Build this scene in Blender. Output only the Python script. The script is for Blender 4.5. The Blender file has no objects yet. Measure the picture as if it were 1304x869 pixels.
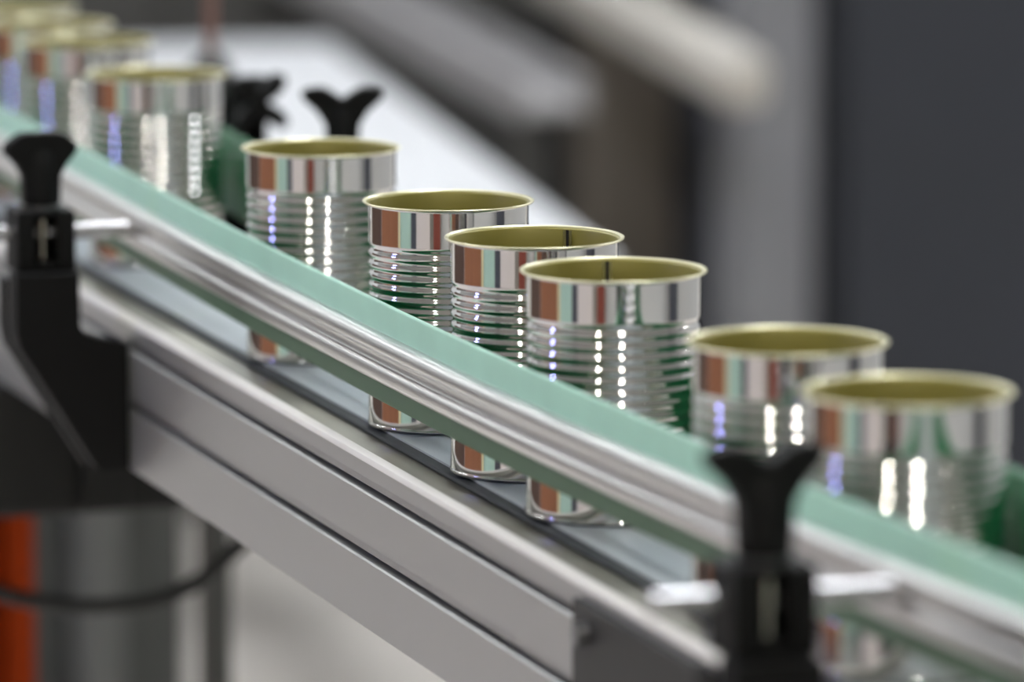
import bpy, bmesh, math, random
from mathutils import Vector, Matrix
random.seed(7)
S = bpy.context.scene
COL = S.collection
BZ = 0.95                       # belt surface above the floor; the coordinates below count from the belt


def W(p):
    return Vector((p[0], p[1], p[2] + BZ))


# ---------------------------------------------------------------- camera
PITCH, YAW, FPX = 0.148306, 0.302419, 7700.0
cd = bpy.data.cameras.new('camera')
cam = bpy.data.objects.new('camera', cd)
COL.objects.link(cam)
cd.sensor_width = 36.0
cd.lens = FPX * 36.0 / 1304.0
cam.location = W((-0.888158, -2.547802, 0.504513))
cam.rotation_euler = (math.pi / 2 - PITCH, 0, -YAW)
cd.clip_start, cd.clip_end = 0.05, 60
cd.dof.use_dof = True
cd.dof.focus_distance = 3.03
cd.dof.aperture_fstop = 5.4
S.camera = cam

# ---------------------------------------------------------------- world, exposure
w = bpy.data.worlds.new('world')
S.world = w
w.use_nodes = True
w.node_tree.nodes['Background'].inputs[0].default_value = (0.8, 0.85, 0.9, 1)
w.node_tree.nodes['Background'].inputs[1].default_value = 0.3
vs = S.view_settings
vs.view_transform = 'Standard'
vs.look = 'None'
vs.exposure = 0.25
vs.gamma = 1.0
vs.use_curve_mapping = False
LAMP_FILL, LAMP_SPOT, LAMP_BLUE = 29.0, 270.0, 75.0


# ---------------------------------------------------------------- materials
def lin(c):
    return tuple((v / 255 / 12.92) if v / 255 <= 0.04045 else ((v / 255 + 0.055) / 1.055) ** 2.4 for v in c)


def mat(name, rgb, rough=0.5, metal=0.0, vary=0.06, scale=40.0, bump=0.0, bscale=300.0, stretch=None, spec=0.5,
        rvary=0.0, coat=0.0, trans=0.0):
    m = bpy.data.materials.new(name)
    m.use_nodes = True
    nt = m.node_tree
    N, L = nt.nodes, nt.links
    b = N['Principled BSDF']
    c = lin(rgb)
    b.inputs['Roughness'].default_value = rough
    b.inputs['Metallic'].default_value = metal
    b.inputs['Specular IOR Level'].default_value = spec
    if coat:
        b.inputs['Coat Weight'].default_value = coat
        b.inputs['Coat Roughness'].default_value = 0.12
    if trans:
        b.inputs['Subsurface Weight'].default_value = trans
        b.inputs['Subsurface Radius'].default_value = (0.002, 0.006, 0.004)
        b.inputs['Subsurface Scale'].default_value = 0.6
    tc = N.new('ShaderNodeTexCoord')
    mp = N.new('ShaderNodeMapping')
    L.new(tc.outputs['Object'], mp.inputs['Vector'])
    if stretch:
        mp.inputs['Scale'].default_value = stretch
    nz = N.new('ShaderNodeTexNoise')
    nz.inputs['Scale'].default_value = scale
    nz.inputs['Detail'].default_value = 5
    L.new(mp.outputs['Vector'], nz.inputs['Vector'])
    rp = N.new('ShaderNodeValToRGB')
    lo = tuple(max(0, v * (1 - vary)) for v in c) + (1,)
    hi = tuple(min(1, v * (1 + vary)) for v in c) + (1,)
    rp.color_ramp.elements[0].position, rp.color_ramp.elements[1].position = 0.3, 0.7
    rp.color_ramp.elements[0].color, rp.color_ramp.elements[1].color = lo, hi
    L.new(nz.outputs['Fac'], rp.inputs['Fac'])
    L.new(rp.outputs['Color'], b.inputs['Base Color'])
    if rvary:
        mr = N.new('ShaderNodeMapRange')
        mr.inputs['To Min'].default_value = max(0.02, rough - rvary)
        mr.inputs['To Max'].default_value = rough + rvary
        L.new(nz.outputs['Fac'], mr.inputs['Value'])
        L.new(mr.outputs['Result'], b.inputs['Roughness'])
    if bump:
        n2 = N.new('ShaderNodeTexNoise')
        n2.inputs['Scale'].default_value = bscale
        n2.inputs['Detail'].default_value = 3
        L.new(mp.outputs['Vector'], n2.inputs['Vector'])
        bp = N.new('ShaderNodeBump')
        bp.inputs['Strength'].default_value = bump
        bp.inputs['Distance'].default_value = 0.001
        L.new(n2.outputs['Fac'], bp.inputs['Height'])
        L.new(bp.outputs['Normal'], b.inputs['Normal'])
    return m


def emit(name, rgb, strength):
    m = bpy.data.materials.new(name)
    m.use_nodes = True
    nt = m.node_tree
    for n in list(nt.nodes):
        nt.nodes.remove(n)
    e = nt.nodes.new('ShaderNodeEmission')
    o = nt.nodes.new('ShaderNodeOutputMaterial')
    e.inputs[0].default_value = lin(rgb) + (1,)
    e.inputs[1].default_value = strength
    nt.links.new(e.outputs[0], o.inputs[0])
    return m


M = dict(
    tin=mat('tinplate', (226, 224, 222), 0.07, 1.0, 0.02, 60),
    tin_base=mat('tinplate_end', (120, 120, 124), 0.3, 1.0, 0.03, 60),
    gold=mat('gold_lacquer', (135, 127, 58), 0.42, 0.25, 0.05, 30, coat=0.15),
    goldrim=mat('gold_lacquer_rim', (214, 209, 172), 0.28, 0.8, 0.04, 60),
    seam=mat('weld_silver', (190, 188, 186), 0.25, 1.0, 0.05, 60),
    seamdark=mat('weld_dark', (52, 50, 56), 0.4, 0.6, 0.05, 60),
    green=mat('green_plastic_glare', (168, 215, 194), 0.33, 0.0, 0.05, 25, bump=0.05, bscale=500, spec=0.6),  # glare on the green plastic is put into this paler colour
    deepgreen=mat('green_plastic', (16, 118, 70), 0.3, 0.0, 0.05, 25),
    alu=mat('anodised_aluminium', (178, 178, 176), 0.4, 0.75, 0.05, 12, stretch=(1, 0.12, 1), bump=0.04, bscale=500, rvary=0.05),
    lowlip=mat('green_plastic_shade', (84, 116, 88), 0.5, 0.0, 0.05, 25, spec=0.3),  # shade below the channel is put into this duller green
    lip=mat('pale_edge_strip', (232, 229, 224), 0.4, 0.0, 0.05, 40, stretch=(1, 0.2, 1)),
    alu_rail=mat('rail_aluminium', (206, 204, 202), 0.3, 1.0, 0.05, 30, stretch=(1, 0.06, 1), rvary=0.05),
    deck=mat('worn_steel_deck', (142, 140, 128), 0.38, 0.6, 0.3, 26, stretch=(1, 0.35, 1), rvary=0.1),
    belt=mat('grey_belt', (180, 187, 191), 0.38, 0.0, 0.05, 25, bump=0.06, bscale=700),
    beltedge=mat('belt_edge_rubber', (62, 66, 66), 0.6, 0.0, 0.1, 60),
    black=mat('black_plastic', (14, 14, 14), 0.62, 0.0, 0.12, 60, bump=0.08, bscale=900, spec=0.18),
    blackmetal=mat('black_painted_steel', (34, 33, 32), 0.5, 0.0, 0.1, 30, spec=0.4),
    rod=mat('bright_steel_rod', (205, 204, 206), 0.22, 1.0, 0.04, 50),
    bolt=mat('zinc_bolt', (206, 202, 190), 0.15, 1.0, 0.06, 80),
    darkbolt=mat('dark_bolt', (110, 110, 112), 0.3, 0.9, 0.06, 80),
    motor=mat('charcoal_casting', (20, 20, 19), 0.55, 0.0, 0.1, 25, bump=0.1, bscale=200, spec=0.3),
    cable=mat('black_cable', (30, 31, 30), 0.5, 0.0, 0.08, 40),
    orange=mat('orange_paint', (150, 52, 6), 0.6, 0.0, 0.06, 8, spec=0.1),
    floor=mat('pale_floor', (200, 194, 186), 0.5, 0.0, 0.05, 2.0),
    wall=mat('grey_wall', (196, 198, 198), 0.8, 0.0, 0.03, 1.5),
    ceil=mat('ceiling_white', (200, 200, 198), 0.85, 0.0, 0.02, 1.5),
    white=mat('white_sheet', (192, 193, 195), 0.5, 0.0, 0.02, 6),
    lightgrey=mat('light_grey_paint', (150, 148, 148), 0.45, 0.0, 0.03, 6),
    beige=mat('beige_paint', (184, 179, 170), 0.5, 0.0, 0.03, 6),
    dark=mat('dark_machine_paint', (72, 71, 69), 0.55, 0.0, 0.08, 5),
    charcoal=mat('charcoal_panel', (52, 54, 60), 0.6, 0.0, 0.05, 5, spec=0.3),
    midgrey=mat('mid_grey_post', (122, 122, 126), 0.5, 0.0, 0.04, 5),
    brown=mat('brown_board', (106, 98, 88), 0.6, 0.0, 0.06, 8),
    grey1=mat('stand_dark_grey', (72, 74, 72), 0.6, 0.0, 0.05, 6, spec=0.3),
    grey2=mat('stand_grey', (96, 97, 95), 0.6, 0.0, 0.05, 6, spec=0.3),
    card=mat('cardboard', (186, 164, 134), 0.7, 0.0, 0.05, 15),
    pinkrod=mat('copper_rod', (150, 112, 104), 0.35, 0.4, 0.05, 30),
    rust=mat('rust_brown_panel', (148, 97, 64), 0.55, 0.0, 0.1, 4),
    darkbrown=mat('dark_brown_panel', (88, 68, 57), 0.55, 0.0, 0.1, 4),
    cream=mat('cream_post', (238, 228, 176), 0.5, 0.0, 0.03, 4),
    mint=mat('mint_panel', (176, 208, 192), 0.5, 0.0, 0.04, 4),
    slate=mat('slate_panel', (70, 74, 84), 0.5, 0.0, 0.05, 4),
    pinkwhite=mat('pinkish_white_panel', (213, 206, 203), 0.5, 0.0, 0.04, 4),
    red=mat('red_brown_post', (122, 54, 40), 0.5, 0.0, 0.06, 4),
    greenpost=mat('dark_green_post', (34, 92, 66), 0.5, 0.0, 0.05, 4),
    lampbody=mat('lamp_housing', (150, 152, 154), 0.4, 0.6, 0.03, 10),
    panel=emit('fill_lamp_light', (247, 251, 255), LAMP_FILL),
    spot=emit('lamp_spot_light', (255, 250, 240), LAMP_SPOT),
    blue=emit('lamp_blue_light', (158, 166, 255), LAMP_BLUE),
)


# ---------------------------------------------------------------- mesh builder
class MB:
    def __init__(s):
        s.bm = bmesh.new()

    def box(s, x0, x1, y0, y1, z0, z1):
        v = [s.bm.verts.new(p) for p in ((x0, y0, z0), (x1, y0, z0), (x1, y1, z0), (x0, y1, z0),
                                         (x0, y0, z1), (x1, y0, z1), (x1, y1, z1), (x0, y1, z1))]
        for f in ((3, 2, 1, 0), (4, 5, 6, 7), (0, 1, 5, 4), (1, 2, 6, 5), (2, 3, 7, 6), (3, 0, 4, 7)):
            s.bm.faces.new([v[i] for i in f])
        return s

    def bar(s, a, b, wd, ht):
        """box of width wd and height ht running from a to b"""
        a, b = Vector(a), Vector(b)
        d = (b - a).normalized()
        sd = d.cross(Vector((0, 0, 1))).normalized()
        up = sd.cross(d).normalized()
        v = []
        for p in (a, b):
            for i, j in ((-1, -1), (1, -1), (1, 1), (-1, 1)):
                v.append(s.bm.verts.new(p + sd * i * wd / 2 + up * j * ht / 2))
        for f in ((0, 1, 2, 3), (7, 6, 5, 4), (0, 4, 5, 1), (1, 5, 6, 2), (2, 6, 7, 3), (3, 7, 4, 0)):
            s.bm.faces.new([v[i] for i in f])
        bmesh.ops.recalc_face_normals(s.bm, faces=s.bm.faces)
        return s

    def cyl(s, a, b, r, r2=None, seg=24):
        a, b = Vector(a), Vector(b)
        r2 = r if r2 is None else r2
        d = (b - a).normalized()
        q = d.to_track_quat('Z', 'Y')
        rings = []
        for p, rr in ((a, r), (b, r2)):
            rings.append([s.bm.verts.new(p + q @ Vector((rr * math.cos(t), rr * math.sin(t), 0)))
                          for t in (2 * math.pi * k / seg for k in range(seg))])
        for k in range(seg):
            n = (k + 1) % seg
            s.bm.faces.new((rings[0][k], rings[0][n], rings[1][n], rings[1][k]))
        s.bm.faces.new(rings[0][::-1])
        s.bm.faces.new(rings[1])
        return s

    def lathe(s, prof, c=(0, 0, 0), seg=96, close=False):
        rings = []
        for r, z in prof:
            if r < 1e-6:
                rings.append([s.bm.verts.new((c[0], c[1], c[2] + z))])
            else:
                rings.append([s.bm.verts.new((c[0] + r * math.cos(t), c[1] + r * math.sin(t), c[2] + z))
                              for t in (2 * math.pi * k / seg for k in range(seg))])
        pr = list(zip(rings, rings[1:]))
        if close:
            pr.append((rings[-1], rings[0]))
        for A, B in pr:
            for k in range(seg):
                n = (k + 1) % seg
                if len(A) == 1:
                    s.bm.faces.new((A[0], B[n], B[k]))
                elif len(B) == 1:
                    s.bm.faces.new((A[k], A[n], B[0]))
                else:
                    s.bm.faces.new((A[k], A[n], B[n], B[k]))
        return s

    def sweep(s, poly, path):
        """closed outline poly of (x, z), carried along the stations (y, dx, dz)"""
        rings = [[s.bm.verts.new((x + dx, y, z + dz)) for x, z in poly] for y, dx, dz in path]
        n = len(poly)
        for A, B in zip(rings, rings[1:]):
            for k in range(n):
                s.bm.faces.new((A[k], A[(k + 1) % n], B[(k + 1) % n], B[k]))
        s.bm.faces.new(rings[0][::-1])
        s.bm.faces.new(rings[-1])
        bmesh.ops.recalc_face_normals(s.bm, faces=s.bm.faces)
        return s

    def slab(s, poly, y0, y1):
        return s.sweep(poly, [(y0, 0, 0), (y1, 0, 0)])

    def build(s, name, m, parent=None, org=(0, 0, 0), bevel=0.0, angle=32, smooth=True, bseg=2):
        """links the collected shapes as one mesh object; org is the parent's (or its own) origin"""
        me = bpy.data.meshes.new(name)
        o3 = Vector(org)
        for v in s.bm.verts:
            v.co -= o3
        s.bm.to_mesh(me)
        s.bm.free()
        me.materials.append(m)
        if smooth:
            me.shade_smooth()
            me.set_sharp_from_angle(angle=math.radians(angle))
        o = bpy.data.objects.new(name, me)
        COL.objects.link(o)
        if parent:
            o.parent = parent
        else:
            o.location = W(org)
        if bevel:
            b = o.modifiers.new('bevel', 'BEVEL')
            b.width, b.segments = bevel, bseg
            b.limit_method = 'ANGLE'
            b.angle_limit = math.radians(40)
            b.harden_normals = False
        return o


def tag(o, label=None, cat=None, group=None, kind=None):
    for k, v in (('label', label), ('category', cat), ('group', group), ('kind', kind)):
        if v:
            o[k] = v
    return o


def thing(name, org, label, cat, group=None):
    o = bpy.data.objects.new(name, None)
    o.empty_display_size = 0.02
    COL.objects.link(o)
    o.location = W(org)
    return tag(o, label, cat, group)


def copy_tree(o, parent=None):
    c = o.copy()
    COL.objects.link(c)
    if parent:
        c.parent = parent
    for ch in o.children:
        copy_tree(ch, c)
    return c


# ---------------------------------------------------------------- the hall
FL = -BZ
X0, X1, Y0, Y1, ZC = -6.5, 7.0, -7.5, 9.0, 3.9
tag(MB().box(X0, X1, Y0, Y1, FL - 0.1, FL).build('floor', M['floor'], org=(0, 0, FL)), kind='structure')
tag(MB().box(X0, X1, Y0, Y1, ZC, ZC + 0.1).build('ceiling', M['ceil'], org=(0, 0, ZC)), kind='structure')
tag(MB().box(X0 - 0.1, X0, Y0, Y1, FL, ZC).build('wall_left', M['wall'], org=(X0, 0, FL)), kind='structure')
tag(MB().box(X1, X1 + 0.1, Y0, Y1, FL, ZC).build('wall_right', M['wall'], org=(X1, 0, FL)), kind='structure')
tag(MB().box(X0, X1, Y1, Y1 + 0.1, FL, ZC).build('wall_back', M['wall'], org=(0, Y1, FL)), kind='structure')
tag(MB().box(X0, X1, Y0 - 0.1, Y0, FL, ZC).build('wall_front', M['wall'], org=(0, Y0, FL)), kind='structure')

# ---------------------------------------------------------------- added fill lamps, mirrored high-bay lamps
def fill_lamp(x, y, lab):  # unseen fill lamps, added where the cans do not mirror them
    o = (x, y, ZC - 0.12)
    t = thing('added_ceiling_lamp', o, lab, 'lamp', 'added unseen fill lamps of the hall')
    MB().box(x - 0.16, x + 0.16, y - 0.75, y + 0.75, ZC - 0.08, ZC - 0.0005).build('housing', M['lampbody'], t, o, 0.01)
    MB().box(x - 0.14, x + 0.14, y - 0.73, y + 0.73, ZC - 0.1, ZC - 0.0801).build('diffuser', M['panel'], t, o)


ROWS = ('row by the brown cabinets', 'row on the camera side', 'row over the table', 'row over the charcoal cabinet')
PLACE = ('above the cans', 'third from far wall', 'second from far wall', 'by the far wall')
for i, x in enumerate((-4.4, -1.3, 1.3, 4.0)):
    for j, y in enumerate((1.2, 3.4, 5.6, 7.8)):
        if i == 0 and j < 2:
            continue
        fill_lamp(x, y, f'added long white fill lamp, {ROWS[i]}, {PLACE[j]}')

DX, DY = -0.0006, 0.136
VV = Vector((-0.314, -0.949))
RR = Vector((0.9546, -0.2979))


def around(az, d):
    a = math.radians(az)
    p = Vector((DX, DY)) + d * (math.cos(a) * VV + math.sin(a) * RR)
    return p.x, p.y


def spot_lamp(az, d, z, r, m, lab):
    x, y = around(az, d)
    o = (x, y, z)
    t = thing('high_bay_lamp', o, lab, 'lamp', 'round high-bay lamps behind the camera')
    MB().lathe([(0, 0.34), (0.05, 0.34), (0.07, 0.2), (r * 0.7, 0.16), (r * 1.15, 0.0), (r * 1.08, 0.0), (r * 0.6, 0.12), (0, 0.13)],
               o, 32).build('shade', M['lampbody'], t, o)
    MB().lathe([(0, 0.0), (r, 0.0), (r, 0.02), (0, 0.02)], (x, y, z + 0.01), 32).build('diffuser', m, t, o)
    MB().cyl((x, y, z + 0.33), (x, y, ZC), 0.012, seg=10).build('hanger', M['lampbody'], t, o)


spot_lamp(-23, 3.6, 3.3, 0.13, M['spot'], 'round white high-bay lamp mirrored as bright dots left of centre on each can')
spot_lamp(13, 3.6, 3.3, 0.15, M['spot'], 'round white high-bay lamp mirrored as the brightest dots right of centre on each can')
spot_lamp(44, 4.6, 2.5, 0.05, M['spot'], 'small round white high-bay lamp mirrored as faint dots on the shaded can side')
spot_lamp(124, 3.4, 1.6, 0.05, M['spot'], 'round white high-bay lamp over the far side, mirrored at the shaded edge of the cans')
spot_lamp(-96, 3.6, 1.9, 0.19, M['blue'], 'round bluish high-bay lamp mirrored as violet dots on each can')


fill_lamp(3.9, 0.2, 'added long white fill lamp hanging alone beside the slate locker')  # added to brighten the floor on this side

# ---------------------------------------------------------------- conveyor
YA, YB = -1.25, 2.7
XS = 0.068
frame = thing('conveyor', (0, 0, FL), 'grey grooved aluminium conveyor frame running under the belt of cans', 'conveyor')
FO = (0, 0, FL)
prof = [(-0.0615, -0.0030), (-0.0680, -0.0036),
        (-0.0680, -0.0112), (-0.0656, -0.0126), (-0.0658, -0.0160), (-0.0560, -0.0161), (-0.0560, -0.0189), (-0.0671, -0.0189),
        (-0.0680, -0.0197), (-0.0680, -0.0450), (-0.0656, -0.0464), (-0.0658, -0.0502), (-0.0560, -0.0503), (-0.0560, -0.0534),
        (-0.0671, -0.0534), (-0.0680, -0.0542), (-0.0680, -0.0880), (-0.0672, -0.0888),
        (-0.0440, -0.0888), (-0.0440, -0.0055), (-0.0610, -0.0050)]
MB().slab(prof, YA, YB).build('side_profile', M['alu'], frame, FO)
MB().slab([(-x, z) for x, z in prof], YA, YB).build('side_profile', M['alu'], frame, FO)
lip = [(-0.0618, -0.0031), (-0.0618, -0.0008), (-0.0624, -0.0002), (-0.0655, -0.0002), (-0.0672, -0.0010), (-0.0682, -0.0028), (-0.0682, -0.0036)]
MB().slab(lip, YA, YB).build('edge_strip', M['lip'], frame, FO)
MB().slab([(-x, z) for x, z in lip], YA, YB).build('edge_strip', M['lip'], frame, FO)
MB().box(-0.0608, 0.0608, YA, YB, -0.012, -0.0048).build('deck_plate', M['deck'], frame, FO)
MB().box(-0.0440, 0.0440, YA, YB, -0.0880, -0.0800).build('bottom_plate', M['alu'], frame, FO)
for y in (YA + 0.15, YB - 0.15):
    for x in (-0.055, 0.055):
        lg = MB().box(x - 0.02, x + 0.02, y - 0.02, y + 0.02, FL + 0.02, -0.0885).build('leg', M['alu'], frame, FO, 0.002)
        MB().cyl((x, y, FL), (x, y, FL + 0.022), 0.035, 0.025, 20).build('foot', M['black'], lg, FO)
sp = MB().box(-0.0722, -0.0681, -0.62, -0.0225, -0.082, -0.0078).build('splice_plate', M['blackmetal'], frame, FO, 0.0006)
for y in (-0.043, -0.25, -0.5):
    bt = MB().cyl((-0.0722, y, -0.0205), (-0.0775, y, -0.0205), 0.0056, 0.0052, 20)
    bt.build('bolt', M['darkbolt'], sp, FO)

belt = thing('conveyor_belt', (0, 0, 0), 'smooth blue-grey conveyor belt carrying the tin cans', 'conveyor belt')
MB().slab([(-0.0366, 0.0), (0.0366, 0.0), (0.0370, -0.0012), (-0.0370, -0.0012)], YA, YB).build('carrying_surface', M['belt'], belt)
MB().slab([(-0.0372, -0.0008), (-0.0368, -0.0013), (0.0368, -0.0013), (0.0372, -0.0008), (0.0408, -0.0024), (0.0414, -0.0034), (0.0410, -0.0046), (-0.0410, -0.0046), (-0.0414, -0.0034), (-0.0408, -0.0024)],
          YA, YB).build('belt_edge', M['beltedge'], belt)

# ---------------------------------------------------------------- guide rails
DZ = [(-1.25, 0.036), (-0.7, 0.024), (-0.49, 0.0165), (-0.39, 0.0135), (-0.28, 0.0102), (-0.15, 0.0065), (0.0, 0.0035), (0.13, 0.0015),
      (0.25, 0.0), (0.44, -0.0002), (0.64, 0.0002), (0.84, 0.0025), (1.03, 0.0050), (1.26, 0.0060), (1.7, 0.007), (2.7, 0.008)]


def dz_at(y):
    for (a, p), (b, q) in zip(DZ, DZ[1:]):
        if a <= y <= b:
            return p + (q - p) * (y - a) / (b - a)
    return DZ[-1][1]


ys = [YA + (YB - YA) * k / 60 for k in range(61)]


def sm(y):
    return sum(dz_at(min(YB, max(YA, y + d))) for d in (-0.1, -0.05, 0, 0.05, 0.1)) / 5


PATH = [(y, 0.0, sm(y)) for y in ys]
strip = [(-0.0474, 0.0370), (-0.0474, 0.0712), (-0.0478, 0.0719), (-0.0486, 0.0722), (-0.0494, 0.0719), (-0.0500, 0.0708), (-0.0500, 0.0370)]
lower = [(-0.0474, 0.0225), (-0.0474, 0.0369), (-0.0500, 0.0369), (-0.0500, 0.0225), (-0.0494, 0.0212), (-0.0486, 0.0208), (-0.0478, 0.0212)]
inner_face = [(-0.0458, 0.0230), (-0.0458, 0.0700), (-0.0464, 0.0708), (-0.0474, 0.0710), (-0.0474, 0.0222), (-0.0464, 0.0222)]  # inner side of the same green strip, split off without the glare tint
chan = [(-0.0501, 0.0570), (-0.0560, 0.0578), (-0.0585, 0.0571), (-0.0600, 0.0556), (-0.0606, 0.0536), (-0.0604, 0.0518), (-0.0595, 0.0506),
        (-0.0570, 0.0498), (-0.0562, 0.0486), (-0.0560, 0.0448), (-0.0570, 0.0438), (-0.0592, 0.0434), (-0.0602, 0.0422), (-0.0605, 0.0400),
        (-0.0602, 0.0372), (-0.0592, 0.0358), (-0.0575, 0.0352), (-0.0501, 0.0352)]


def rail_path(sgn):
    out = []
    for y in ys:
        k = min(1.0, max(0.0, (y - 0.70) / 0.80))
        out.append((y, (0.0215 * k * k * (3 - 2 * k) + 0.001) if sgn < 0 else 0.0, sm(y)))
    return out


for sgn, lab in ((1, 'green guide rail with painted-in glare and grooved aluminium channel, near side of the cans'),
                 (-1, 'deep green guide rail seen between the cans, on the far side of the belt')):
    gr = thing('guide_rail', (sgn * -0.05, 0, 0.05), lab, 'guide rail', 'guide rails along the belt')
    GO = (sgn * -0.05, 0, 0.05)
    pth = rail_path(sgn)
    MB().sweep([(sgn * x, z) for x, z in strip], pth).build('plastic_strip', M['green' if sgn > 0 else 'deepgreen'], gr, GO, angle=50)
    MB().sweep([(sgn * x, z) for x, z in lower], pth).build('lower_lip', M['lowlip' if sgn > 0 else 'deepgreen'], gr, GO, angle=50)  # near lip painted darker for the shade it lies in
    MB().sweep([(sgn * x, z) for x, z in inner_face], pth).build('inner_strip_face', M['deepgreen'], gr, GO, angle=50)
    MB().sweep([(sgn * x, z) for x, z in chan], pth).build('aluminium_channel', M['alu_rail'], gr, GO, angle=50)


# ---------------------------------------------------------------- rail brackets
def knob_outline(kind):
    """wing knob outline (x, z) from its foot, z = 0 at the neck's bottom"""
    if kind == 'closed':
        return [(-0.0105, 0.0), (0.0105, 0.0), (0.0112, 0.017), (0.0150, 0.0235), (0.0212, 0.0300), (0.0221, 0.0335), (0.0195, 0.0368), (0.0135, 0.0410), (0.009, 0.0420),
                (-0.009, 0.0420), (-0.0135, 0.0410), (-0.0195, 0.0368), (-0.0221, 0.0335), (-0.0212, 0.0300), (-0.0150, 0.0235), (-0.0112, 0.017)]
    return [(-0.0090, 0.0), (0.0090, 0.0), (0.0100, 0.021), (0.0150, 0.0290), (0.0215, 0.0352), (0.0236, 0.0385), (0.0228, 0.0418), (0.0180, 0.0437), (0.0110, 0.0440),
            (0.0050, 0.0405), (0.0, 0.0365),
            (-0.0050, 0.0405), (-0.0110, 0.0440), (-0.0180, 0.0437), (-0.0228, 0.0418), (-0.0236, 0.0385), (-0.0215, 0.0352), (-0.0150, 0.0290), (-0.0100, 0.021)]


def wing_knob(t, org, at, kind, turn=0.0, tilt=None, thick=0.0075):
    mb = MB()
    out = knob_outline(kind)
    q = Matrix.Rotation(turn, 4, 'Z') if tilt is None else tilt
    mb.slab([(x, z) for x, z in out if True], -thick, thick)
    for v in mb.bm.verts:                       # the wings grow thinner towards their tips
        k = 1.0 - 0.45 * min(1.0, max(0.0, (abs(v.co.x) - 0.008) / 0.015))
        v.co.y *= k
    if kind == 'wing':
        for v in mb.bm.verts:
            v.co.x *= 1.08
    mb.lathe([(0, -0.001), (0.0104, -0.001), (0.0108, 0.004), (0.0098, 0.018), (0.0085, 0.030), (0.006, 0.033), (0, 0.034)], (0, 0, 0), 24)
    bmesh.ops.transform(mb.bm, matrix=Matrix.Translation(Vector(at)) @ q, verts=mb.bm.verts)
    return mb.build('wing_knob', M['black'], t, org, 0.0016, 40)


def bracket(y, dz, sgn, kind, turn, lab, xe=-0.0684, rl=0.1025):
    """clamp on a post outside the rail: rod through a slotted block, wing knob on top, angled arm bolted to the frame side"""
    org = (sgn * -0.113, y, -0.09)
    t = thing('rail_bracket', org, lab, 'bracket', 'guide rail brackets along the conveyor')
    m = MB()
    x0, x1 = -0.1310, -0.0965
    sx0, sx1 = -0.1200, -0.1072
    zb, zt, s0, s1 = 0.027 + dz, 0.0632 + dz, 0.0335 + dz, 0.0605 + dz
    yf, yb = y - 0.016, y + 0.016

    def bx(a, b, *r):
        a, b = sgn * a, sgn * b
        m.box(min(a, b), max(a, b), *r)
    bx(x0, sx0, yf, yb, zb, zt)
    bx(sx1, x1, yf, yb, zb, zt)
    bx(sx0, sx1, yf, yb, zb, s0)
    bx(sx0, sx1, yf, yb, s1, zt)
    bx(sx0, sx1, y + 0.006, yb, s0, s1)
    m.build('clamp_block', M['black'], t, org, 0.0012, 40)
    m = MB()
    m.lathe([(0, 0), (0.0128, 0), (0.0128, 0.002), (0, 0.002)], (sgn * -0.1135, y, zt), 28)
    m.build('washer', M['darkbolt'], t, org)
    m = MB()
    m.cyl((sgn * -0.1140, y - 0.006, s1 - 0.0135), (sgn * -0.1140, y - 0.006, s1 - 0.003), 0.0030, seg=18)
    m.cyl((sgn * -0.1140, y - 0.006, s0), (sgn * -0.1140, y - 0.006, s1 - 0.0135), 0.0020, seg=14)
    m.build('bolt', M['bolt'], t, org)
    zr = 0.0487 + dz
    m = MB()
    ra, rb = (sgn * -0.0575, y, zr), (sgn * (-0.0575 - rl), y, zr)
    m.lathe([(0, -0.0002), (0.0036, 0), (0.0046, 0.001), (0.0046, rl - 0.001), (0.0036, rl), (0, rl)], (0, 0, 0), 28)
    bmesh.ops.transform(m.bm, matrix=Matrix.Translation(Vector(ra)) @ (Vector(rb) - Vector(ra)).to_track_quat('Z', 'Y').to_matrix().to_4x4(),
                        verts=m.bm.verts)
    m.build('rod', M['rod'], t, org, angle=40)
    wing_knob(t, org, (sgn * -0.1135, y, zt + 0.0022), kind, turn)
    arm = [(-0.1340, zb + 0.001), (-0.1340, -0.0060), (-0.1322, -0.0150), (-0.0900, -0.0835), (-0.0868, -0.0880), (-0.0840, -0.0895), (xe, -0.0895),
           (xe, -0.0152), (-0.0900, -0.0090), (-0.0945, -0.0070), (-0.0965, -0.0030), (-0.0968, zb + 0.001)]
    a = MB().slab([(sgn * x, z) for x, z in arm], y - 0.026, y - 0.005).build('arm', M['black'], t, org, 0.001, 40)
    ribp = [(-0.1362, zb - 0.004), (-0.1362, -0.0060), (-0.1343, -0.0160), (-0.0915, -0.0850), (-0.0885, -0.0895), (-0.0840, -0.0895),
            (-0.0868, -0.0880), (-0.0900, -0.0835), (-0.1322, -0.0150), (-0.1340, -0.0060), (-0.1340, zb - 0.004)]
    MB().slab([(sgn * x, z) for x, z in ribp], y - 0.0045, y + 0.012).build('edge_rib', M['black'], a, org)
    return t


bracket(0.852, 0.0, 1, 'closed', 0.0, 'black plastic bracket with flat-topped knob, at the farther end of the near rail')
bracket(-0.39, 0.0135, 1, 'wing', 0.05, 'black plastic bracket with notched wing knob, out of focus in the foreground', -0.0725)
bracket(1.013, 0.0008, -1, 'wing', -0.25, 'black bracket behind the cans, its wing knob above the sixth can from the front', rl=0.088)

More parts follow.
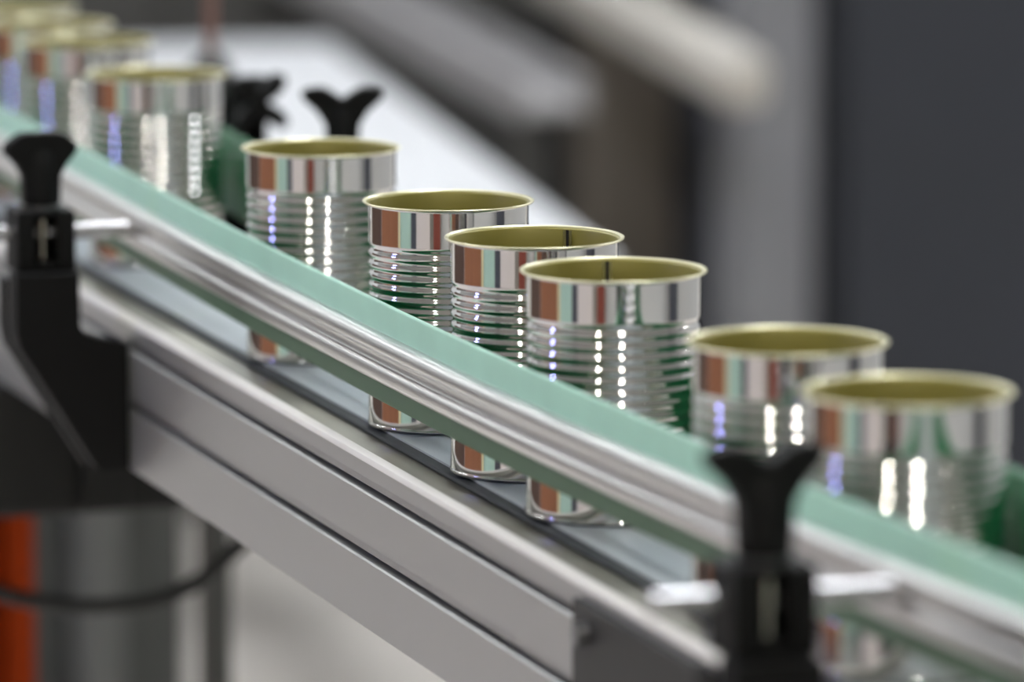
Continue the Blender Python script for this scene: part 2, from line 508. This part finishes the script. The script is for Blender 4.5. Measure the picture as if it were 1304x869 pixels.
# the star knob beside it, its axis level
kx, ky, kz = 0.113, 1.2114, 0.080
KO = (kx, ky, -0.09)
t = thing('star_knob_clamp', KO, 'black four-lobed star knob facing the camera behind the cans', 'knob')
m = MB()
pts = []
for k in range(64):
    a = 2 * math.pi * k / 64
    r = 0.0142 + 0.0092 * math.cos(4 * (a - math.radians(48)))
    pts.append((kx + r * math.cos(a), kz + r * math.sin(a)))
m.slab(pts, ky - 0.008, ky + 0.006)
m.build('star_knob', M['black'], t, KO, 0.0018, 40)
MB().cyl((kx, ky + 0.004, kz), (kx, ky + 0.035, kz), 0.006, seg=18).build('stud', M['bolt'], t, KO)
MB().slab([(kx - 0.012, kz + 0.014), (kx + 0.012, kz + 0.014), (kx + 0.012, -0.010), (kx - 0.0446, -0.060), (kx - 0.0446, -0.085), (kx - 0.025, -0.085),
           (kx - 0.006, -0.060), (kx - 0.012, -0.020)][::-1], ky + 0.022, ky + 0.036).build('upright', M['black'], t, KO, 0.001)


# ---------------------------------------------------------------- tin cans
RB, RR_, HC = 0.0414, 0.0443, 0.1167


def can_profile():
    p = [(0.0417, 0.0012), (0.0418, 0.0016), (0.0417, 0.0019), (0.0415, 0.0021), (0.0414, 0.0022)]
    z0, pitch, n = 0.0232, 0.00557, 13
    p += [(RB, 0.0025), (RB, 0.0029), (RB, 0.012)]
    p.append((RB, z0 - 0.0006))
    for i in range(n * 10 + 1):
        z = z0 + pitch * i / 10
        p.append((RB - 0.00062 * (1 - math.cos(2 * math.pi * i / 10)), z))
    p += [(RB, z0 + pitch * n + 0.0006), (RB, 0.103), (RB, 0.1138), (RB, 0.1143), (RB, 0.1147), (RB + 0.0002, 0.1151), (RB + 0.0008, 0.1154), (RR_ - 0.0008, 0.1156)]
    return p


def make_can():
    t = thing('tin_can', (0, 0, 0), 'x', 'tin can', 'open tin cans on the belt')
    MB().lathe(can_profile(), seg=128).build('body', M['tin'], t, angle=60)
    e = MB().lathe([(0.0, 0.0022), (0.0360, 0.0022), (0.0388, 0.0012), (0.0395, 0.0001), (0.0410, 0.0001), (0.0415, 0.0004), (0.0417, 0.0012)], seg=96).build('bottom_end', M['tin_base'], t, angle=60)
    rm = [(RB + 0.0009, 0.1159), (RR_ - 0.0010, 0.1164), (RR_ - 0.0004, 0.1166), (RR_, 0.1163), (RR_ - 0.0001, 0.1158), (RR_ - 0.0005, 0.1155),
          (RR_ - 0.0010, 0.1155), (RB + 0.0009, 0.1154)]
    MB().lathe(rm, seg=128, close=True).build('rim', M['goldrim'], t, angle=60)
    MB().lathe([(0, 0.0030), (0.0350, 0.0030), (0.0392, 0.0045), (RB - 0.0016, 0.008), (RB - 0.0016, 0.100), (RB - 0.0007, 0.104), (RB - 0.0006, 0.1146), (RB - 0.0001, 0.1153), (RB + 0.0010, 0.1158)][::-1],
               seg=96).build('lining', M['gold'], t, angle=60)

    def strip_mesh(w, r, z0, z1):
        mb = MB()
        st = 4
        a = [mb.bm.verts.new((r * math.cos(q), r * math.sin(q), z)) for z in (z0, z1) for q in (w / r * (k / st - 0.5) for k in range(st + 1))]
        for k in range(st):
            mb.bm.faces.new((a[k + 1], a[k], a[st + 1 + k], a[st + 2 + k]))
        return mb
    s = strip_mesh(0.0046, RB - 0.00175, 0.012, 0.1148).build('weld_seam', M['seam'], t)
    strip_mesh(0.0015, RB - 0.0019, 0.012, 0.1148).build('weld_line', M['seamdark'], s)
    return t


CANS = [(-0.0001, -0.2479, 200, 'tin can nearest the camera, blurred, in front of the foreground bracket'),
        (0.0001, -0.1023, 215, 'tin can second from the front, blurred, partly behind the notched wing knob'),
        (-0.0006, 0.1362, 76, 'sharp tin can third from the front, weld seam at mid inner wall'),
        (-0.0006, 0.2601, 48, 'sharp tin can fourth from the front, weld seam off-centre inside'),
        (0.0004, 0.4106, 230, 'sharp tin can fifth from the front, with unbroken gold inner wall'),
        (0.0007, 0.6562, 205, 'slightly blurred tin can sixth from the front, directly in front of the black wing knob'),
        (0.0090, 1.0660, 220, 'blurred tin can seventh from the front, in front of the thin reddish pole'),
        (0.0140, 1.2760, 210, 'blurred tin can eighth from the front, beyond the flat-topped knob'),
        (0.0170, 1.3980, 225, 'blurred tin can second from the far end, only its rim and upper wall showing'),
        (0.0200, 1.5180, 215, 'blurred tin can at the far end of the row, cut by the picture edge')]
proto = make_can()
for i, (x, y, rot, lab) in enumerate(CANS):
    c = proto if i == 0 else copy_tree(proto)
    c.location = W((x, y, 0.0001))
    c.rotation_euler.z = math.radians(rot)
    c['label'] = lab

# ---------------------------------------------------------------- under and beside the conveyor
DO = (0.0, 1.3, -0.178)
t = thing('drive_unit', DO, 'black drive unit hanging under the conveyor frame beyond the bracket', 'motor')
MB().box(-0.115, 0.145, 1.16, 1.50, -0.1755, -0.0895).build('housing', M['motor'], t, DO, 0.006)
MB().box(-0.020, 0.010, 1.150, 1.163, -0.172, -0.098).build('rib', M['motor'], t, DO, 0.002)
MB().box(0.060, 0.085, 1.150, 1.163, -0.172, -0.098).build('rib', M['motor'], t, DO, 0.002)


def tube(name, pts, r, m, org, lab, cat):
    cu = bpy.data.curves.new(name, 'CURVE')
    cu.dimensions = '3D'
    cu.bevel_depth = r
    cu.bevel_resolution = 4
    cu.resolution_u = 10
    sp = cu.splines.new('BEZIER')
    sp.bezier_points.add(len(pts) - 1)
    for b, p in zip(sp.bezier_points, pts):
        b.co = Vector(p) - Vector(org)
        b.handle_left_type = b.handle_right_type = 'AUTO'
    o = bpy.data.objects.new(name, cu)
    COL.objects.link(o)
    dg = bpy.context.evaluated_depsgraph_get()
    me = bpy.data.meshes.new_from_object(o.evaluated_get(dg))
    bpy.data.objects.remove(o)
    me.materials.clear()
    me.materials.append(m)
    me.shade_smooth()
    o = bpy.data.objects.new(name, me)
    COL.objects.link(o)
    o.location = W(org)
    return tag(o, lab, cat)


tube('power_cable', [(-0.105, 1.25, -0.172), (-0.100, 1.25, -0.208), (-0.0736, 1.25, -0.2286), (-0.0529, 1.25, -0.2402), (-0.015, 1.25, -0.2500), (0.0152, 1.25, -0.2532),
                     (0.063, 1.25, -0.2482), (0.1059, 1.25, -0.2203), (0.124, 1.25, -0.1990), (0.130, 1.25, -0.172)], 0.0056, M['cable'],
     (0, 1.25, -0.25), 'black power cable sagging in an arc below the conveyor frame', 'cable')

OO = (-0.02, 1.68, FL)
t = thing('orange_post', OO, 'orange painted steel post standing behind the hanging cable', 'post')
MB().slab([(-0.060, FL), (0.030, FL), (0.030, -0.14), (-0.060, -0.14)], 1.62, 1.74).build('web', M['orange'], t, OO, 0.002)
MB().box(0.030, 0.0495, 1.60, 1.76, FL, -0.14).build('flange', M['orange'], t, OO, 0.002)
MB().box(-0.0795, -0.060, 1.60, 1.76, FL, -0.14).build('flange', M['orange'], t, OO, 0.002)

SO = (0.4, 2.8, FL)
t = thing('machine_stand', SO, 'grey machine stand with three upright panels behind the orange post', 'stand')
MB().box(0.25, 0.345, 2.76, 2.86, FL + 0.02, -0.30).build('upright', M['grey1'], t, SO, 0.004)
MB().box(0.345, 0.388, 2.73, 2.83, FL + 0.02, -0.30).build('upright', M['grey2'], t, SO, 0.004)
MB().box(0.388, 0.450, 2.77, 2.87, FL + 0.02, -0.30).build('upright', M['grey1'], t, SO, 0.004)
MB().box(0.23, 0.47, 2.70, 2.90, FL, FL + 0.02).build('base_plate', M['grey1'], t, SO, 0.002)

PO = (0.2075, 1.70, FL)
t = thing('sensor_pole', PO, 'thin reddish pole standing behind the seventh can', 'pole')
MB().cyl((0.2075, 1.70, 0.060), (0.2075, 1.70, 0.32), 0.0042, seg=16).build('rod', M['pinkrod'], t, PO)
MB().lathe([(0, 0), (0.016, 0), (0.018, 0.004), (0.012, 0.014), (0.006, 0.018), (0, 0.018)], (0.2075, 1.70, 0.045), 20).build('collar', M['dark'], t, PO)
MB().box(0.197, 0.218, 1.69, 1.71, FL, 0.046).build('stem', M['grey1'], t, PO, 0.002)

# ---------------------------------------------------------------- the blurred hall behind
TO = (0.8, 3.8, FL)
t = thing('white_table', TO, 'long white table top running diagonally behind the cans', 'table')
A, B = Vector((1.160, 4.797)), Vector((0.868, 2.74))
n = Vector((-(A - B).normalized().y, (A - B).normalized().x))
mb = MB()
q = [A, B, B + n * 0.46, A + n * 0.46]
lo = [mb.bm.verts.new((p.x, p.y, -0.275)) for p in q]
hi = [mb.bm.verts.new((p.x, p.y, -0.25)) for p in q]
mb.bm.faces.new(hi)
mb.bm.faces.new(lo[::-1])
for k in range(4):
    mb.bm.faces.new((lo[k], lo[(k + 1) % 4], hi[(k + 1) % 4], hi[k]))
bmesh.ops.recalc_face_normals(mb.bm, faces=mb.bm.faces)
mb.build('table_top', M['white'], t, TO, 0.004)
for p in (A + n * 0.25 + (B - A) * 0.06, A + n * 0.42 + (B - A) * 0.06, B + n * 0.05 - (B - A) * 0.06, B + n * 0.42 - (B - A) * 0.06):
    MB().box(p.x - 0.02, p.x + 0.02, p.y - 0.02, p.y + 0.02, FL, -0.274).build('leg', M['dark'], t, TO, 0.002)

CO = (1.1, 5.5, FL)
t = thing('dark_machine', CO, 'dark grey machine housing behind the white table', 'machine')
MB().box(0.20, 1.98, 5.35, 6.2, FL + 0.05, 0.25).build('housing', M['dark'], t, CO, 0.01)
MB().box(0.24, 1.94, 5.38, 6.1, FL, FL + 0.06).build('plinth', M['black'], t, CO)
for x0, x1 in ((0.24, 1.07), (1.11, 1.94)):
    d = MB().box(x0, x1, 5.335, 5.352, FL + 0.10, 0.20).build('door', M['dark'], t, CO, 0.004)
    MB().box(x1 - 0.06, x1 - 0.04, 5.31, 5.336, -0.45, -0.30).build('handle', M['black'], d, CO, 0.003)

UO = (1.3, 4.27, FL)
t = thing('sloping_chute', UO, 'light grey sloping chute between white table and beige beam', 'chute')
a, b = Vector((1.250, 5.31, -0.196)), Vector((1.303, 4.30, -0.290))
MB().bar(a, b, 0.075, 0.012).build('tray', M['lightgrey'], t, UO)
for k in (-1, 1):
    MB().bar(a + Vector((k * 0.04, 0, 0.012)), b + Vector((k * 0.04, 0, 0.012)), 0.006, 0.05).build('side_wall', M['lightgrey'], t, UO)
MB().box(1.285, 1.315, 4.40, 4.43, FL, -0.290).build('leg', M['dark'], t, UO, 0.002)
MB().box(1.240, 1.270, 5.20, 5.23, FL, -0.210).build('leg', M['dark'], t, UO, 0.002)

EO = (1.65, 4.5, FL)
t = thing('grey_column', EO, 'tall grey column beside the charcoal cabinet', 'column')
MB().box(1.590, 1.692, 4.46, 4.56, FL + 0.01, 1.3).build('profile', M['midgrey'], t, EO, 0.006)
MB().box(1.560, 1.722, 4.43, 4.59, FL, FL + 0.012).build('base_plate', M['dark'], t, EO, 0.002)

BO = (1.5, 4.1, -0.234)
t = thing('beige_beam', BO, 'pale beige beam with rounded end sloping down in front of grey column', 'beam')
a, b = Vector((1.572, 5.20, -0.200)), Vector((1.452, 4.04, -0.236))
MB().bar(a, b, 0.060, 0.062).build('beam', M['beige'], t, BO, 0.014, bseg=4)
MB().cyl(b + Vector((0.0, -0.004, 0)), b + Vector((0.0, 0.010, 0)), 0.022, seg=20).build('end_cap', M['beige'], t, BO)
MB().box(1.50, 1.595, 4.485, 4.535, -0.262, -0.225).build('support_arm', M['beige'], t, BO, 0.003)

KO2 = (2.4, 4.8, FL)
t = thing('charcoal_cabinet', KO2, 'tall charcoal machine cabinet filling the background beside the grey column', 'cabinet')
MB().box(1.715, 3.4, 4.50, 5.3, FL + 0.06, 1.2).build('body', M['charcoal'], t, KO2, 0.01)
MB().box(1.75, 3.36, 4.53, 5.25, FL, FL + 0.07).build('plinth', M['black'], t, KO2)
for x0, x1 in ((1.74, 2.54), (2.57, 3.37)):
    d = MB().box(x0, x1, 4.482, 4.502, FL + 0.10, 1.16).build('door', M['charcoal'], t, KO2, 0.004)
    MB().box(x1 - 0.07, x1 - 0.045, 4.46, 4.483, 0.0, 0.2).build('handle', M['black'], d, KO2, 0.003)

NO = (1.66, 5.1, FL)
t = thing('brown_board_stack', NO, 'brown board leaning upright between dark machine and grey column', 'board')
MB().box(1.592, 1.708, 5.04, 5.10, FL, -0.02).build('board', M['brown'], t, NO, 0.004)
MB().box(1.600, 1.705, 5.11, 5.16, FL, 0.05).build('board', M['brown'], t, NO, 0.004)

# ---------------------------------------------------------------- equipment around the line and added pale reflectors, mirrored in the cans


def standing(name, az0, az1, d, h, m, lab, cat, depth=0.25, top=None):
    (xa, ya), (xb, yb) = around(az0, d), around(az1, d)
    mid = Vector(((xa + xb) / 2, (ya + yb) / 2, FL))
    t = thing(name, mid, lab, cat)
    u = Vector((xb - xa, yb - ya, 0))
    out = Vector((mid.x - DX, mid.y - DY, 0)).normalized()
    c0 = Vector((xa, ya, 0)) + out * depth / 2
    c1 = Vector((xb, yb, 0)) + out * depth / 2
    hh = h
    MB().bar((c0.x, c0.y, FL + 0.05 + hh / 2), (c1.x, c1.y, FL + 0.05 + hh / 2), depth, hh).build('body', M[m], t, mid, 0.004)
    ins = u.normalized() * min(0.03, u.length * 0.2)
    MB().bar((c0.x + ins.x, c0.y + ins.y, FL + 0.026), (c1.x - ins.x, c1.y - ins.y, FL + 0.026), depth * 0.8, 0.05).build('plinth', M['black'], t, mid)
    return t


standing('storage_cabinet', -142, -113, 4.6, 1.9, 'darkbrown', 'dark brown cabinet mirrored at the outer flank of the cans', 'cabinet')
standing('tool_cabinet', -112.5, -79, 4.6, 1.9, 'rust', 'orange-brown cabinet mirrored in the flanks of the cans', 'cabinet')
standing('cream_post', -78.5, -75.5, 4.6, 2.2, 'cream', 'narrow cream post mirrored as a bright line beside the orange-brown cabinet', 'post', 0.12)
standing('mint_screen', -75, -57, 4.8, 1.7, 'mint', 'pale mint screen mirrored beside the cream post', 'screen', 0.06)
standing('slate_cabinet', -56.5, -48.5, 4.8, 1.8, 'slate', 'slate grey cabinet mirrored between mint screen and white panel', 'cabinet')
standing('white_screen', -48, -27, 4.6, 1.8, 'pinkwhite', 'pinkish white screen mirrored near the middle of each can', 'screen', 0.06)
standing('red_post', -21.5, -11, 4.6, 1.9, 'red', 'red-brown pillar mirrored as a dark red stripe on each can', 'pillar', 0.3)
standing('green_post', 7.5, 10.5, 4.8, 1.9, 'greenpost', 'narrow dark green post, first of two mirrored on the cans', 'post', 0.12)
standing('green_post', 31, 34, 4.8, 1.9, 'greenpost', 'narrow dark green post farther round, beside the pale wall, mirrored on the cans', 'post', 0.12)
standing('mint_locker', 12, 30, 5.2, 1.7, 'mint', 'pale mint locker mirrored between the two green posts', 'locker')
standing('slate_locker', 77, 92, 4.2, 1.8, 'slate', 'slate grey locker mirrored at the shaded flank of the cans', 'locker')
standing('pale_reflector', -10, 6.5, 5.6, 1.6, 'wall', 'added light grey reflector mirrored between red pillar and first green post', 'screen', 0.08)  # added pale surface, stands in for mirrored floor and wall
standing('pale_reflector', 35, 76, 5.0, 1.6, 'wall', 'wide added light grey reflector mirrored between green post and slate locker', 'screen', 0.08)  # likewise added, brightens the mirrored wall area
standing('pale_reflector', 93, 150, 3.4, 1.6, 'wall', 'added light grey reflector beyond the slate locker, mirrored at the cans shaded edge', 'screen', 0.08)  # added to lighten the reflection at the can edges
